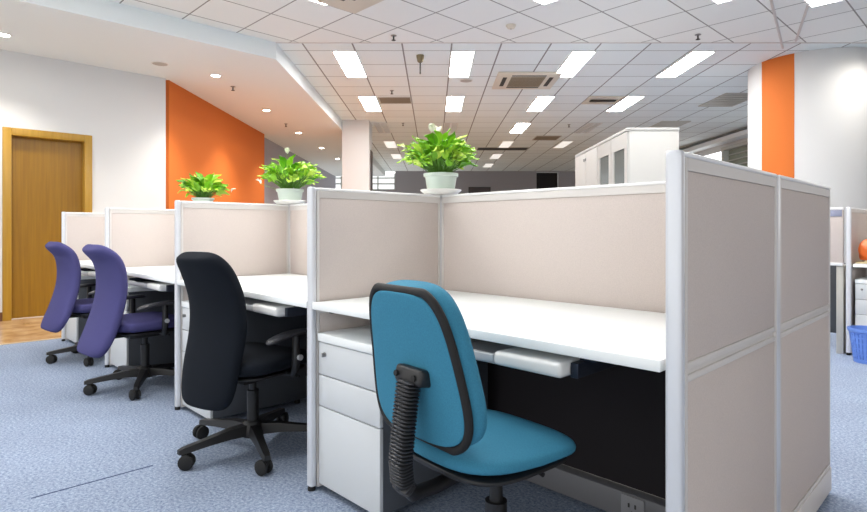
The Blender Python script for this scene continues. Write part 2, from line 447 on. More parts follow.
def make_ped(label):
    t = thing('drawer_pedestal', label, 'drawer unit', (-S+0.024+DX, 0.03, 0), 0, 'white drawer pedestals under the cubicle desks')
    W = 0.385
    MB().box(0.002, W-0.002, 0.016, 0.58, 0.03, 0.592, 0.003).build('body', M['ped_body'], t)
    MB().box(-0.002, W+0.004, -0.006, 0.585, 0.592, 0.626, 0.005).build('top', M['white_top'], t)
    for z0, z1 in ((0.464, 0.589), (0.340, 0.460), (0.030, 0.336)):
        d = MB().box(0, W, -0.001, 0.0155, z0, z1, 0.003).build('drawer', M['ped_white'], t)
        if z0 > 0.45:
            l = MB(); l.cyl((0.045, -0.001, 0.545), (0.045, -0.006, 0.545), 0.009, n=14); l.box(0.043, 0.047, -0.016, -0.005, 0.536, 0.554, 0.001)
            l.build('lock', M['steel'], d)
    for x in (0.04, W-0.04):
        for y in (0.05, 0.54):
            MB().cyl((x, y, 0), (x, y, 0.03), 0.016).build('foot', M['rubber'], t)
    return t
pd = make_ped('white drawer pedestal with key lock left of the teal chair')
for k, l in ((1, 'white drawer pedestal behind the black chair'), (2, 'white drawer pedestal behind the nearer violet chair'), (3, 'white drawer pedestal behind the farther violet chair')):
    dup(pd, l, (-S+0.024+DX-k*S, 0.03, 0))

def make_tray(label):
    t = thing('keyboard_tray', label, 'keyboard tray', (-0.64, 0.015, -0.004), 0, 'keyboard trays under the cubicle desks')
    MB().box(-0.33, 0.36, 0.0, 0.34, 0.660, 0.672, 0.003).build('tray_panel', M['grey_pl'], t)
    MB().box(-0.33, 0.15, -0.012, 0.012, 0.664, 0.690, 0.006, 3).build('front_lip', M['grey_pl'], t)
    MB().box(0.155, 0.372, -0.022, 0.16, 0.664, 0.702, 0.012, 4).build('wrist_rest', M['pale_pl'], t)
    for x in (-0.35, 0.375):
        r = MB(); r.box(x, x+0.022, 0.02, 0.40, 0.662, 0.70, 0.002); r.box(x+0.002, x+0.05, 0.06, 0.36, 0.70, 0.724, 0.002)
        r.build('slide_rail', M['dark_rail'], t)
    return t
tr = make_tray('pull-out keyboard tray under the desk of the teal chair')
for k, l in ((1, 'pull-out keyboard tray under the desk of the black chair'), (2, 'pull-out keyboard tray at the nearer violet chair'), (3, 'pull-out keyboard tray at the farther violet chair')):
    dup(tr, l, (-0.64-k*S, 0.015, -0.004))

# ------------------------------------------------------------------ chairs
def sup(th, e):
    c, s = math.cos(th), math.sin(th)
    return math.copysign(abs(c)**(2/e), c), math.copysign(abs(s)**(2/e), s)
def pad(mb, path, width, thick, curve=0.0, p=5.0, e=3.0, n=40, m=30, pt=7.0):
    """cushion: path(s)->(centre, normal) for s in -1..1, width(s)/thick(s) half sizes"""
    rings = []
    for i in range(m+1):
        s = math.sin((-0.5 + i/m)*PI)*0.9995
        k = (1-abs(s)**p)**(1/p); kt = (1-abs(s)**pt)**(1/pt)
        c, nn = path(s); w = width(s)*k; t = thick(s)*max(kt, 0.08)
        ring = []
        for q in range(n):
            x, d = sup(2*PI*q/n, e)
            ring.append(Vector(c) + Vector((1,0,0))*(w*x) + Vector(nn)*(t*d + curve*(w*x/0.22)**2))
        rings.append(ring)
    mb.loft(rings); return mb

def star_base(t, leg_r=0.30, rot=0.0):
    bs = MB()
    bs.lathe([(0.052, 0.068), (0.055, 0.085), (0.045, 0.125), (0.034, 0.14)], 24)
    tips = []
    for k in range(5):
        a = rot + 2*PI*k/5; d = Vector((math.cos(a), math.sin(a), 0)); s = Vector((-d.y, d.x, 0))
        rings = []
        for r, w, z0, z1 in ((0.03, 0.028, 0.075, 0.125), (0.12, 0.025, 0.080, 0.122), (0.22, 0.021, 0.076, 0.106), (leg_r, 0.018, 0.068, 0.092), (leg_r+0.02, 0.013, 0.068, 0.086)):
            c = d*r
            rings.append([c+s*w+Vector((0,0,z0)), c+s*w*0.75+Vector((0,0,z1)), c-s*w*0.75+Vector((0,0,z1)), c-s*w+Vector((0,0,z0))])
        bs.loft(rings); tips.append((d*leg_r, a))
    b = bs.build('star_base', M['black'], t)
    for i, (p, a) in enumerate(tips):
        c = MB(); a2 = a + 0.9 + i*1.3
        ax = Vector((math.cos(a2), math.sin(a2), 0)); back = Vector((-ax.y, ax.x, 0))*0.016
        for sg in (-1, 1):
            m0 = p + back + ax*(0.008*sg) + Vector((0,0,0.033)); m1 = p + back + ax*(0.026*sg) + Vector((0,0,0.033))
            c.tube([m0, m0*0.7+m1*0.3, m0*0.25+m1*0.75, m1], [0.029, 0.033, 0.032, 0.024], 20)
        c.cyl(p+back*0.3+Vector((0,0,0.035)), p+back*0.3+Vector((0,0,0.075)), 0.011, n=12)
        c.build('caster', M['rubber'], b)
    return b

def interp(tab, s):
    """Catmull-Rom through the table"""
    n = len(tab)
    for i in range(n-1):
        if s <= tab[i+1][0] or i == n-2:
            x0, y0_ = tab[i]; x1, y1_ = tab[i+1]; h = x1-x0; u = (s-x0)/h
            def sl(j):
                a, b = tab[max(j-1, 0)], tab[min(j+1, n-1)]
                return (b[1]-a[1])/(b[0]-a[0])
            m0, m1 = sl(i)*h, sl(i+1)*h
            return (2*u**3-3*u*u+1)*y0_ + (u**3-2*u*u+u)*m0 + (-2*u**3+3*u*u)*y1_ + (u**3-u*u)*m1

# S-curved high-back task chair (black one and the two violet ones)
def task_chair(label, fab, loc, rotz, rot_base, lean=1.0, wk=1.0, nar=-0.006, wb=0.02, tab=None):
    t = thing('office_chair', label, 'chair', loc, rotz, 'high-backed task chairs')
    star_base(t, 0.325, rot_base - rotz - 0.05)
    g = MB(); g.cyl((0,0,0.13), (0,0,0.28), 0.027); g.cyl((0,0,0.28), (0,0,0.40), 0.016)
    g.build('gas_column', M['black'], t)
    mc = MB(); mc.box(-0.09, 0.09, -0.13, 0.12, 0.335, 0.378, 0.012); mc.box(-0.03, 0.03, -0.27, -0.11, 0.345, 0.370, 0.008)
    mc.tube([(0.08,0.04,0.375),(0.25,0.05,0.365)], 0.006, 8)
    mc.build('tilt_mechanism', M['black'], t)
    def sp(s):
        y = 0.01 + 0.225*s; z = 0.424 - 0.02*max(0, s-0.55)/0.45 + 0.006*max(0, -s-0.5)
        return (0, y, z), (0, 0, 1)
    st = pad(MB(), sp, lambda s: 0.235-0.012*s, lambda s: 0.042, 0.008, 4.0, 3.4, 40, 24, 5.0).build('seat', fab, t)
    pad(MB(), lambda s: ((0, 0.005+0.195*s, 0.380), (0,0,1)), lambda s: 0.20, lambda s: 0.010, 0.0, 4.0, 4).build('seat_pan', M['black'], st)
    Z0, Z1 = 0.265, 0.925
    tab = tab or [(-1.0, -0.350), (-0.5, -0.278), (0.0, -0.230), (0.4, -0.222), (0.75, -0.250), (1.0, -0.330)]
    def bp(s):
        y = interp(tab, s)*lean - (1-lean)*0.25; dy = (interp(tab, min(1, s+0.04))-interp(tab, max(-1, s-0.04)))*lean
        ds = (min(1, s+0.04)-max(-1, s-0.04))*(Z1-Z0)/2
        nrm = Vector((0, ds, -dy)).normalized()
        return (0, y, (Z0+Z1)/2 + (Z1-Z0)/2*s), nrm
    pad(MB(), bp, lambda s: wk*(0.205 + wb*(-s if s < 0 else 0) - nar*s), lambda s: 0.038 + 0.006*(1-s*s), 0.025, 5.5, 3.0, 44, 40, 9.0).build('backrest', fab, t)
    for sg in (-1, 1):
        a = MB()
        a.tube([(0.17*sg, 0.03, 0.375), (0.235*sg, 0.03, 0.375), (0.258*sg, 0.02, 0.405), (0.262*sg, 0.02, 0.45), (0.262*sg, 0.02, 0.558)], [0.014, 0.016, 0.018, 0.019, 0.016], 12)
        ar = a.build('armrest', M['black'], t)
        pad(MB(), lambda s: ((0.258*sg, -0.02+0.125*s, 0.568+0.010*s-0.012*s*s), (0,0,1)), lambda s: 0.030, lambda s: 0.013, -0.004, 3.0, 2.6, 24, 16, 4.0).build('arm_pad', M['arm'], ar)
        k = MB(); k.cyl((0.275*sg, 0.022, 0.46), (0.291*sg, 0.022, 0.46), 0.013, n=14); k.build('arm_knob', M['grey_pl'], ar)
    return t
task_chair('black fabric high-backed swivel chair with black arms', M['navy'], (-1.995, 0.045, 0), math.radians(14), math.radians(-86), 1.0, 0.85, 0.006, -0.014,
           [(-1.0, -0.272), (-0.5, -0.245), (0.0, -0.212), (0.4, -0.218), (0.75, -0.262), (1.0, -0.318)])
task_chair('violet fabric swivel chair at the third desk, the one nearer the black chair', M['violet'], (-3.50, 0.04, 0), math.radians(4), math.radians(-95))
task_chair('violet fabric swivel chair at the last desk, the one nearer the wooden door', M['violet'], (-4.68, 0.05, 0), math.radians(4), math.radians(-92))

# low-backed teal chair
def teal_chair(loc, rotz):
    t = thing('office_chair', 'teal fabric swivel chair with black piping and ribbed back stem', 'chair', loc, rotz)
    star_base(t, 0.29, 0.5)
    g = MB(); g.cyl((0,0,0.13), (0,0,0.30), 0.030); g.cyl((0,0,0.30), (0,0,0.425), 0.018); g.build('gas_column', M['black'], t)
    mc = MB(); mc.box(-0.075, 0.075, -0.11, 0.10, 0.405, 0.440, 0.012); mc.tube([(0.06,0.03,0.42),(0.14,0.03,0.405)], 0.006, 8)
    mc.build('tilt_mechanism', M['black'], t)
    def sp(s):
        return (0, -0.045+0.195*s, 0.474 + 0.012*max(0, -s) - 0.018*max(0, s-0.4)), (0,0,1)
    st = pad(MB(), sp, lambda s: 0.205+0.008*s, lambda s: 0.030, 0.006, 3.6, 2.7, 44, 28, 4.0).build('seat', M['teal'], t)
    pad(MB(), lambda s: ((0, -0.045+0.180*s, 0.448-0.012*max(0, s-0.4)), (0,0,1)), lambda s: 0.190, lambda s: 0.010, 0.0, 3.6, 4, 44, 24).build('seat_pan', M['black'], st)
    Z0, Z1 = 0.530, 0.905
    def bp(s):
        y = -0.232 - 0.062*((s+1)/2)**1.4
        return (0, y, (Z0+Z1)/2 + (Z1-Z0)/2*s), Vector((0, 1, 0.20)).normalized()
    wid = lambda s: 0.202 - 0.058*((s+1)/2)**1.2
    bk = pad(MB(), bp, wid, lambda s: 0.044, 0.016, 4.2, 2.6, 48, 40, 6.0).build('backrest', M['teal'], t)
    # piping around the rear edge
    pts = []; m = 48
    def edge(s, sg):
        s *= 0.955
        k = (1-abs(s)**4.2)**(1/4.2); c, n = bp(s); w = wid(s)*k
        return Vector(c) + Vector((sg*w*0.925, 0, 0)) + n*(-0.034 + 0.016*(w/0.22)**2) 
    for i in range(m): pts.append(edge(math.sin((-0.5+i/m)*PI)*0.9985, 1))
    for i in range(m): pts.append(edge(math.sin((0.5-i/m)*PI)*0.9985, -1))
    MB().tube(pts, 0.0105, 10, closed=True).build('piping', M['rubber'], bk)
    # rear shell panel, flush between the piping
    pad(MB(), lambda s: (Vector(bp(s*0.94)[0]) + bp(s*0.94)[1]*(-0.036), bp(s)[1]), lambda s: wid(s*0.94)*0.91, lambda s: 0.010, 0.016, 4.2, 5.0, 48, 40, 9.0).build('rear_shell', M['teal'], bk)
    pl = MB(); pl.box(-0.050, 0.050, -0.022, 0.022, -0.020, 0.020, 0.009, 3, mtx=Matrix.Translation((0.032, -0.303, 0.692)) @ Matrix.Rotation(-0.18, 4, 'X'))
    p = pl.build('stem_bracket', M['black'], t)
    for x in (-0.006, 0.062):
        MB().cyl((x, -0.324, 0.694), (x, -0.330, 0.695), 0.007, n=10).build('screw', M['rubber'], p)
    # ribbed bellows over the J-shaped bar
    path = [(0.033, -0.320, 0.68), (0.032, -0.328, 0.62), (0.030, -0.334, 0.56), (0.027, -0.338, 0.50), (0.022, -0.330, 0.445), (0.016, -0.295, 0.408), (0.005, -0.22, 0.400), (0, -0.10, 0.412)]
    MB().tube(path, [0.018]*8, 12, flat=1.0).build('back_bar', M['black'], t)
    b = MB(); nrib = 32
    for i in range(nrib):
        u = i/(nrib-1)*4.35; j = int(u); fr = u-j
        a = Vector(path[j]).lerp(Vector(path[j+1]), fr); tg = (Vector(path[j+1])-Vector(path[j])).normalized()
        nn = Vector((0, tg.z, -tg.y)); hw = 0.031 - 0.001*u/4; hd = 0.020
        rr = []
        for off, sc_ in ((-0.0040, 0.84), (-0.0012, 1.0), (0.0012, 1.0), (0.0040, 0.84)):
            ring = []
            for q in range(20):
                x, d = sup(2*PI*q/20, 4)
                ring.append(a + tg*off + Vector((1,0,0))*(x*hw*sc_) + nn*(d*hd*sc_))
            rr.append(ring)
        b.loft(rr)
    b.build('ribbed_sleeve', M['sleeve'], t)
    return t
teal_chair((-0.462, -0.020, 0), math.radians(-5))

# ------------------------------------------------------------------ potted plants
def leaf(mb, base, az, elev, L, W, droop, twist=0.0, fold=0.25, n=8):
    d = Vector((math.cos(az), math.sin(az), 0)); side = Vector((-d.y, d.x, 0)); pts = []
    pos = Vector(base); ang = elev; step = L/n; bm = mb.bm; rows = []
    for i in range(n+1):
        u = i/n
        w = W*(math.sin(PI*min(1, u**0.8))**0.85)*(1-0.25*u) if 0 < i < n else 0.0006
        tang = d*math.cos(ang) + Vector((0,0,1))*math.sin(ang)
        up = -d*math.sin(ang) + Vector((0,0,1))*math.cos(ang)
        sd = (side*math.cos(twist) + up*math.sin(twist)); upp = up*math.cos(twist) - side*math.sin(twist)
        rows.append([bm.verts.new(pos + sd*(w*k) + upp*(abs(k)*fold*w + 0.006*math.sin(u*9+k*3)*abs(k))) for k in (-1, -0.5, 0, 0.5, 1)])
        pos = pos + tang*step; ang -= droop/n
    for a, b in zip(rows, rows[1:]):
        for k in range(4): bm.faces.new((a[k], a[k+1], b[k+1], b[k]))

def plant(label, loc, seed, spread, height, nleaf, pot_r, pot_h, flowers):
    rnd = random.Random(seed)
    t = thing('potted_plant', label, 'potted plant', loc, 0, 'leafy plants on the cubicle corners')
    p = MB(); p.lathe([(pot_r*0.80, 0), (pot_r*0.83, 0.006), (pot_r*0.96, pot_h-0.016), (pot_r*1.05, pot_h-0.015), (pot_r*1.06, pot_h), (pot_r*0.96, pot_h), (pot_r*0.92, pot_h-0.02), (pot_r*0.9, pot_h-0.025)], 36)
    po = p.build('pot', M['pot'], t)
    MB().lathe([(pot_r*0.90, pot_h-0.022), (pot_r*0.5, pot_h-0.014), (0.01, pot_h-0.012)], 24).build('soil', M['soil'], po)
    st = MB(); fo = MB()
    for i in range(nleaf):
        az = i*2.39996 + rnd.uniform(-0.3, 0.3); u = (i+0.5)/nleaf
        out = u**0.6
        el = math.radians(86 - 54*out + rnd.uniform(-8, 8))
        SL = height*rnd.uniform(0.42, 0.72)*(1.0 - 0.2*out)
        r0 = pot_r*0.5*rnd.random()
        b0 = Vector((math.cos(az)*r0, math.sin(az)*r0, pot_h-0.014))
        d = Vector((math.cos(az)*math.cos(el), math.sin(az)*math.cos(el), math.sin(el)))
        mid = b0 + d*SL*0.5 + Vector((0,0,SL*0.06)); tip = b0 + d*SL
        st.tube([b0, mid, tip], [0.0026, 0.0021, 0.0016], 5)
        L = spread*rnd.uniform(0.42, 0.68); W = L*rnd.uniform(0.20, 0.30)
        leaf(fo, tip, az + rnd.uniform(-0.5, 0.5), el*0.85 + rnd.uniform(-0.1, 0.4), L, W, rnd.uniform(0.5, 1.5), rnd.uniform(-0.7, 0.7))
    st.build('stems', M['stalk'], t); fo.build('foliage', M['leaf'], t, sharp=180)
    for az, hgt, rad in flowers:
        fb = MB(); d = Vector((math.cos(az), math.sin(az), 0)); tip = d*rad + Vector((0,0,hgt))
        MBs = MB(); MBs.tube([(d.x*0.01, d.y*0.01, pot_h-0.014), d*rad*0.5 + Vector((0,0,hgt*0.7)), tip], 0.0016, 5)
        fs = MBs.build('flower_stem', M['stalk'], t)
        leaf(fb, tip, az, 1.0, 0.055, 0.017, 0.9, 0.2, 0.6); fb.build('blossom', M['bloom'], fs, sharp=180)
    return t
def saucer(label, loc, r):
    t = MB().lathe([(r*0.62, 0), (r*0.82, 0.004), (r, 0.020), (r*1.02, 0.024), (r*0.98, 0.026), (r*0.86, 0.016), (r*0.5, 0.014)], 40).build('plant_saucer', M['saucer'], loc=loc)
    t['label'] = label; t['category'] = 'saucer'; t['group'] = 'white saucers on the cubicle corners'
    return t
saucer('white saucer on the corner post above the teal chair desk', (-S+DX, D, HT+0.001), 0.098)
plant('big leafy green plant in pale pot on the corner nearest the teal chair', (-S+DX, D, HT+0.016), 11, 0.165, 0.22, 140, 0.080, 0.088,
      [(2.6, 0.30, 0.05), (5.2, 0.27, 0.13), (3.9, 0.20, 0.17)])
saucer('white saucer on the corner post above the black chair desk', (-2*S+DX, D, HT+0.001), 0.105)
plant('leafy green plant in pale pot, the middle one of three, before the orange wall edge', (-2*S+DX, D, HT+0.016), 23, 0.16, 0.25, 130, 0.085, 0.085,
      [(5.6, 0.31, 0.10), (3.5, 0.13, 0.25), (4.6, 0.24, 0.05)])
saucer('white saucer on the corner post above the nearer violet chair', (-3*S+DX, D, HT+0.001), 0.105)
plant('low leafy plant in pale pot in front of the orange wall, farthest of three', (-3*S+DX, D, HT+0.016), 37, 0.20, 0.21, 115, 0.085, 0.085,
      [(3.9, 0.20, 0.17), (0.6, 0.13, 0.26), (5.0, 0.22, 0.04)])

# ------------------------------------------------------------------ white cabinets behind the cubicles
def cabinet(label, Z0, glass):
    t = thing('storage_cabinet', label, 'cabinet', H(1.83, Z0), YAW, 'tall white cabinets behind the cubicles')
    Lc = 0.985; Wc = 0.49; Ht = 2.0
    MB().box(0.02, Wc, 0, Lc, 0, Ht-0.03, 0.003).build('body', M['white_cab'], t)
    MB().box(-0.002, Wc+0.004, -0.004, Lc+0.002, Ht-0.03, Ht, 0.004).build('top', M['white_cab'], t)
    for i in range(2):
        y0 = 0.006 + i*Lc/2; y1 = y0 + Lc/2 - 0.012
        d = MB()
        if glass:
            for a in ((y0, y1, 1.82, Ht-0.036), (y0, y1, 0.05, 1.0), (y0, y0+0.075, 1.0, 1.82), (y1-0.075, y1, 1.0, 1.82)):
                d.box(0.0, 0.02, a[0], a[1], a[2], a[3])
            do = d.build('door', M['white_cab'], t)
            MB().box(0.012, 0.016, y0+0.075, y1-0.075, 1.0, 1.82).build('glass_pane', M['glass'], do)
        else:
            d.box(0.0, 0.02, y0, y1, 0.05, Ht-0.036, 0.002); do = d.build('door', M['white_cab'], t)
        yk = y1-0.03 if i == 0 else y0+0.03
        MB().box(-0.014, 0.0, yk-0.006, yk+0.006, 1.86 if not glass else 0.95, 1.895 if not glass else 1.07, 0.003).build('handle', M['steel'], do)
    return t
cabinet('tall white cabinet with two glass-fronted doors, nearest the end panel', 5.40, True)
cabinet('tall white cabinet with plain doors, beyond the glass-fronted one', 6.40, False)

# ------------------------------------------------------------------ second cubicle row on the right
Y2 = 4.52
t = divider('cubicle_divider', 'pale divider with grey post beside the blue wastebasket', (-0.47, Y2, 0), 0, D-0.019, group='cubicle panels of the row behind', ht=1.22)
t = divider('cubicle_back_panel', 'beige back panel behind the orange bag', (0.95, Y2+D, 0), PI/2, S-0.03, post=False, corner=False, group='cubicle panels of the row behind', ht=1.22, y0=0)
sg = thing('desk_screen', 'pale half-height screen with blue-grey name plate left of the basket', 'desk screen', (-0.505, Y2+0.01, 0))
MB().box(-0.9, 0, -0.02, 0.02, 0.76, 1.20, 0.004).build('panel', M['fabric'], sg)
MB().box(-0.9, 0, -0.024, 0.024, 1.20, 1.222, 0.006).build('top_cap', M['alu_cap'], sg)
MB().box(-0.088, -0.006, -0.026, -0.020, 1.145, 1.198, 0.002).build('name_plate', M['plate'], sg)
MB().box(-0.9, 0, -0.03, 0.03, 0.735, 0.76, 0.003).build('bottom_rail', M['alu_cap'], sg)
MB().box(-0.05, 0, 0.0, 0.5, 0, 0.735, 0.003).build('side_leg', M['louvre'], sg)
MB().box(-0.9, -0.86, 0.0, 0.5, 0, 0.735, 0.003).build('side_leg', M['louvre'], sg)
MB().box(-0.86, -0.05, 0.46, 0.5, 0.1, 0.735, 0.003).build('rear_panel', M['ped_body'], sg)
t2 = thing('office_desk', 'white desk with the orange bag on it, at the right edge', 'desk', (0.95, Y2, 0))
MB().box(-S+0.033, -0.034, -0.02, D-0.03, 0.728, 0.755, 0.004).build('worktop', M['white_top'], t2)
MB().box(-0.064, -0.034, 0.08, 0.62, 0, 0.728).build('leg', M['dark_rail'], t2)
p2 = dup(pd, 'white drawer pedestal behind the blue wastebasket', (-0.43, Y2+0.04, 0)); p2['group'] = 'pedestal of the row behind'
del p2['group']
# orange bag and papers
bg = MB(); rings = []
rb = random.Random(5)
for i in range(13):
    v = i/12; z = 0.155*v; r = 0.10*(1-abs(2*v-0.75)**2.6*0.5)*(1 if v < 0.98 else 0.1)
    if i == 12: r = 0.02
    if i == 0: r = 0.085
    rings.append([Vector((r*(1.15+0.10*math.sin(3*a+v*4))*math.cos(a), r*(0.8+0.13*math.cos(4*a-v*5))*math.sin(a), z + 0.03*math.sin(2*a+1)*v + 0.012*math.sin(5*a+i))) for a in [2*PI*k/32 for k in range(32)]])
for p in rings[0]: p.z = 0.0
o = bg.loft(rings).build('plastic_bag', M['bag'], loc=(-0.322, Y2+0.17, 0.783), sharp=60)
o['label'] = 'crumpled orange plastic bag lying on papers on the right-hand desk'; o['category'] = 'bag'
pp = MB(); pp.box(-0.20, 0.12, -0.13, 0.10, 0, 0.012, 0.002); pp.box(-0.16, 0.16, -0.15, 0.08, 0.0125, 0.022, 0.002, mtx=Matrix.Rotation(0.2, 4, 'Z'))
o = pp.build('paper_stack', M['paper'], loc=(-0.235, Y2+0.20, 0.7555)); o['label'] = 'cream papers under the orange bag'; o['category'] = 'papers'
# blue perforated wastebasket
wb = thing('waste_basket', 'blue perforated plastic wastebasket standing on the carpet', 'wastebasket', (-0.30, Y2-0.20, 0))
def wr(z): return 0.100 + 0.034*z/0.26
bk = MB(); n = 30
bk.lathe([(0.098, 0.0), (0.1005, 0.001), (wr(0.03), 0.03), (wr(0.03)-0.004, 0.03), (0.094, 0.006), (0.09, 0.005)], 40)
for k in range(n):
    a = 2*PI*k/n; da = 0.062
    rr = []
    for z in (0.028, 0.13, 0.235):
        r = wr(z)
        rr.append([Vector((q*math.cos(b), q*math.sin(b), z)) for q, b in ((r, a-da), (r, a+da), (r-0.003, a+da), (r-0.003, a-da))])
    bk.loft(rr)
for z in (0.066, 0.108, 0.150, 0.192):
    bk.loft([[Vector((q*math.cos(2*PI*k/40), q*math.sin(2*PI*k/40), z+dz)) for k in range(40)] for q, dz in ((wr(z), 0), (wr(z), 0.010), (wr(z)-0.003, 0.010), (wr(z)-0.003, 0))], closed=True)
bk.build('body', M['basket'], wb)
MB().loft([[Vector((q*math.cos(2*PI*k/40), q*math.sin(2*PI*k/40), z)) for k in range(40)] for q, z in ((wr(0.23), 0.232), (wr(0.26)+0.008, 0.245), (wr(0.26)+0.008, 0.266), (wr(0.26)-0.004, 0.266), (wr(0.23)-0.004, 0.232))], closed=True).build('rim', M['basket'], wb)

# ------------------------------------------------------------------ ceiling fixtures
def ceiling_light(label, loc, rotz, lit=1, w=0.30, l=1.2):
    """loc is the corner; width along local x, length along local y"""
    t = thing('ceiling_light', label, 'ceiling light', loc, rotz, 'recessed rectangular ceiling lights')
    f = MB(); e = 0.012
    for a in ((0, w, 0, e), (0, w, l-e, l), (0, e, e, l-e), (w-e, w, e, l-e)): f.box(a[0], a[1], a[2], a[3], -0.016, -0.001)
    if lit == 0:
        for i in range(1, 8): f.box(e, w-e, i*l/8-0.006, i*l/8+0.006, -0.014, -0.002)
        f.box(w/2-0.02, w/2+0.02, e, l-e, -0.013, -0.002)
    f.build('frame', M['lamp_frame'], t)
    MB().box(e, w-e, e, l-e, -0.010 if lit else -0.004, -0.001).build('diffuser', M['lamp' if lit == 1 else 'lamp_dim' if lit == 2 else 'louvre'], t)
    return t
XS = [-1.27, 0.22, 1.74, 3.24]
cols = ['nearest the plain soffit', 'above the big plant, left of the cassette air unit', 'just right of the cassette air unit', 'farthest right, toward the round column']
for i, X in enumerate(XS):
    ceiling_light('lit ceiling light, first row, ' + cols[i], H(X, 7.16, CEIL), YAW)
cols = ['next to the brown-grey grille', 'directly over the big plant', 'behind the cassette air unit', 'right of the open square diffuser']
for i, X in enumerate(XS):
    ceiling_light('lit ceiling light in the second row, ' + cols[i], H(X, 9.56, CEIL), YAW)
ceiling_light('only brightly lit ceiling light in the third row', H(1.74, 11.96, CEIL), YAW)
ceiling_light('unlit louvred light in the third row near the white pillar', H(-1.27, 11.96, CEIL), YAW, 0)
ceiling_light('unlit louvred light in the third row behind the big plant', H(0.22, 11.96, CEIL), YAW, 0)
ceiling_light('unlit louvred light in the third row over the white cabinets', H(3.24, 11.96, CEIL), YAW, 0)
far = [(-1.27, 14.36, 'fourth row left, seen past the white pillar'), (1.74, 14.36, 'fourth row straight behind the lit column of lights'), (3.24, 14.36, 'fourth row right, left of the white cabinets'),
       (1.74, 16.76, 'fifth row, above the right part of the far wall'), (-1.27, 16.76, 'fifth row left, behind the white pillar'), (1.74, 19.16, 'last row before the far wall')]
for X, Z, l in far: ceiling_light('dim ceiling light in the ' + l, H(X, Z, CEIL), YAW, 2)
ceiling_light('added ceiling light, unseen behind the round column, brightening the right-hand wall', H(6.30, 9.9, CEIL), YAW)  # unseen lamp, added only to brighten the right-hand wall
# lights of the diagonal grid over the cubicles
near = [(-4.30, 0.78, 'over the aisle beside the cream cassette corner'), (-2.785, 2.32, 'in the middle of the diagonal grid at the top edge'), (-1.575, 3.53, 'right of the middle in the diagonal grid at the top edge'), (-0.95, 4.30, 'close to the round column at the top edge'),
        (-2.785, -0.10, 'above the black chair'), (-1.575, 1.11, 'above the plant corner'), (-4.30, -1.64, 'above the aisle before the violet chairs'),
        (-1.575, -1.31, 'above the aisle before the teal chair'), (-3.40, -2.6, 'far out over the aisle'), (-0.365, 2.32, 'behind the end panel')]
for x, y, l in near: ceiling_light('lit diagonal-grid ceiling light, ' + l, (x, y, CEIL), 0)

def cassette(label, loc, rotz, w=0.92, e=0.0):
    t = thing('cassette_air_unit', label, 'air conditioner', loc, rotz)
    f = MB(); h = w/2
    f.box(-h, h, -h, h, -0.028, -0.001, 0.008)
    f.build('body', M['unit'], t)
    w -= e; g = MB(); q = w*0.27
    for i in range(9):
        y = -q + i*2*q/8
        g.box(-q, q, y-0.018, y+0.012, -0.036, -0.029)
    g.build('grille', M['slat'], t)
    for a in ((-q, q, 0.335*w, 0.385*w), (-q, q, -0.385*w, -0.335*w), (-0.40*w, -0.335*w, -q, q), (0.335*w, 0.40*w, -q, q)):
        MB().box(a[0], a[1], a[2], a[3], -0.031, -0.0275).build('air_slot', M['slot'], t)
    return t
cassette('square cream cassette air unit with grille between the front ceiling lights', H(1.38, 8.56, CEIL), YAW)
cassette('cream cassette air unit cut by the top edge of the photo', (-3.80, 1.84, CEIL), 0, 0.90, 0.28)

def vent(label, loc, w, l, n, mt='slat'):
    t = thing('ceiling_vent', label, 'vent', loc, YAW, 'ceiling vents')
    f = MB()
    for a in ((-w/2, w/2, -l/2, -l/2+0.02), (-w/2, w/2, l/2-0.02, l/2), (-w/2, -w/2+0.02, -l/2+0.02, l/2-0.02), (w/2-0.02, w/2, -l/2+0.02, l/2-0.02)): f.box(*a, -0.014, -0.001)
    f.build('frame', M['louvre'], t)
    s = MB()
    for i in range(n):
        y = -l/2+0.02+(i+0.5)*(l-0.04)/n
        s.box(-w/2+0.02, w/2-0.02, y-(l-0.04)/n*0.36, y+(l-0.04)/n*0.36, -0.012, -0.004)
    s.build('slats', M[mt], t)
    MB().box(-w/2+0.02, w/2-0.02, -l/2+0.02, l/2-0.02, -0.004, -0.001).build('duct', M['slot'], t)
    return t
vent('brown-grey grille beside the second row light near the soffit', H(-0.66, 9.86, CEIL), 0.56, 0.46, 8)
vent('grey louvred grille left of the round column', H(5.1, 9.85, CEIL), 0.62, 1.0, 7, 'louvre')
vent('grey grille further back above the right-hand wall', H(5.0, 12.3, CEIL), 0.6, 1.1, 7, 'louvre')
vent('small grey vent at the fourth row of lights', H(2.75, 13.9, CEIL), 0.6, 0.6, 5)
vent('wide dark return grille far back above the big plant', H(1.9, 15.75, CEIL), 1.4, 0.5, 6, 'slot')
# open square diffuser with a tilted flap
t = thing('ceiling_diffuser', 'square beige diffuser with a dark opening in the second row', 'vent', H(2.92, 9.86, CEIL), YAW)
f = MB()
for a in ((-0.3, 0.3, -0.28, -0.24), (-0.3, 0.3, 0.24, 0.28), (-0.3, -0.26, -0.24, 0.24), (0.26, 0.3, -0.24, 0.24)): f.box(*a, -0.016, -0.001)
f.build('frame', M['unit'], t)
MB().box(-0.26, 0.26, -0.24, 0.24, -0.004, -0.001).build('opening', M['unit'], t)
MB().box(-0.22, 0.22, -0.05, 0.05, -0.03, -0.012, 0.004).build('flap', M['slot'], t)

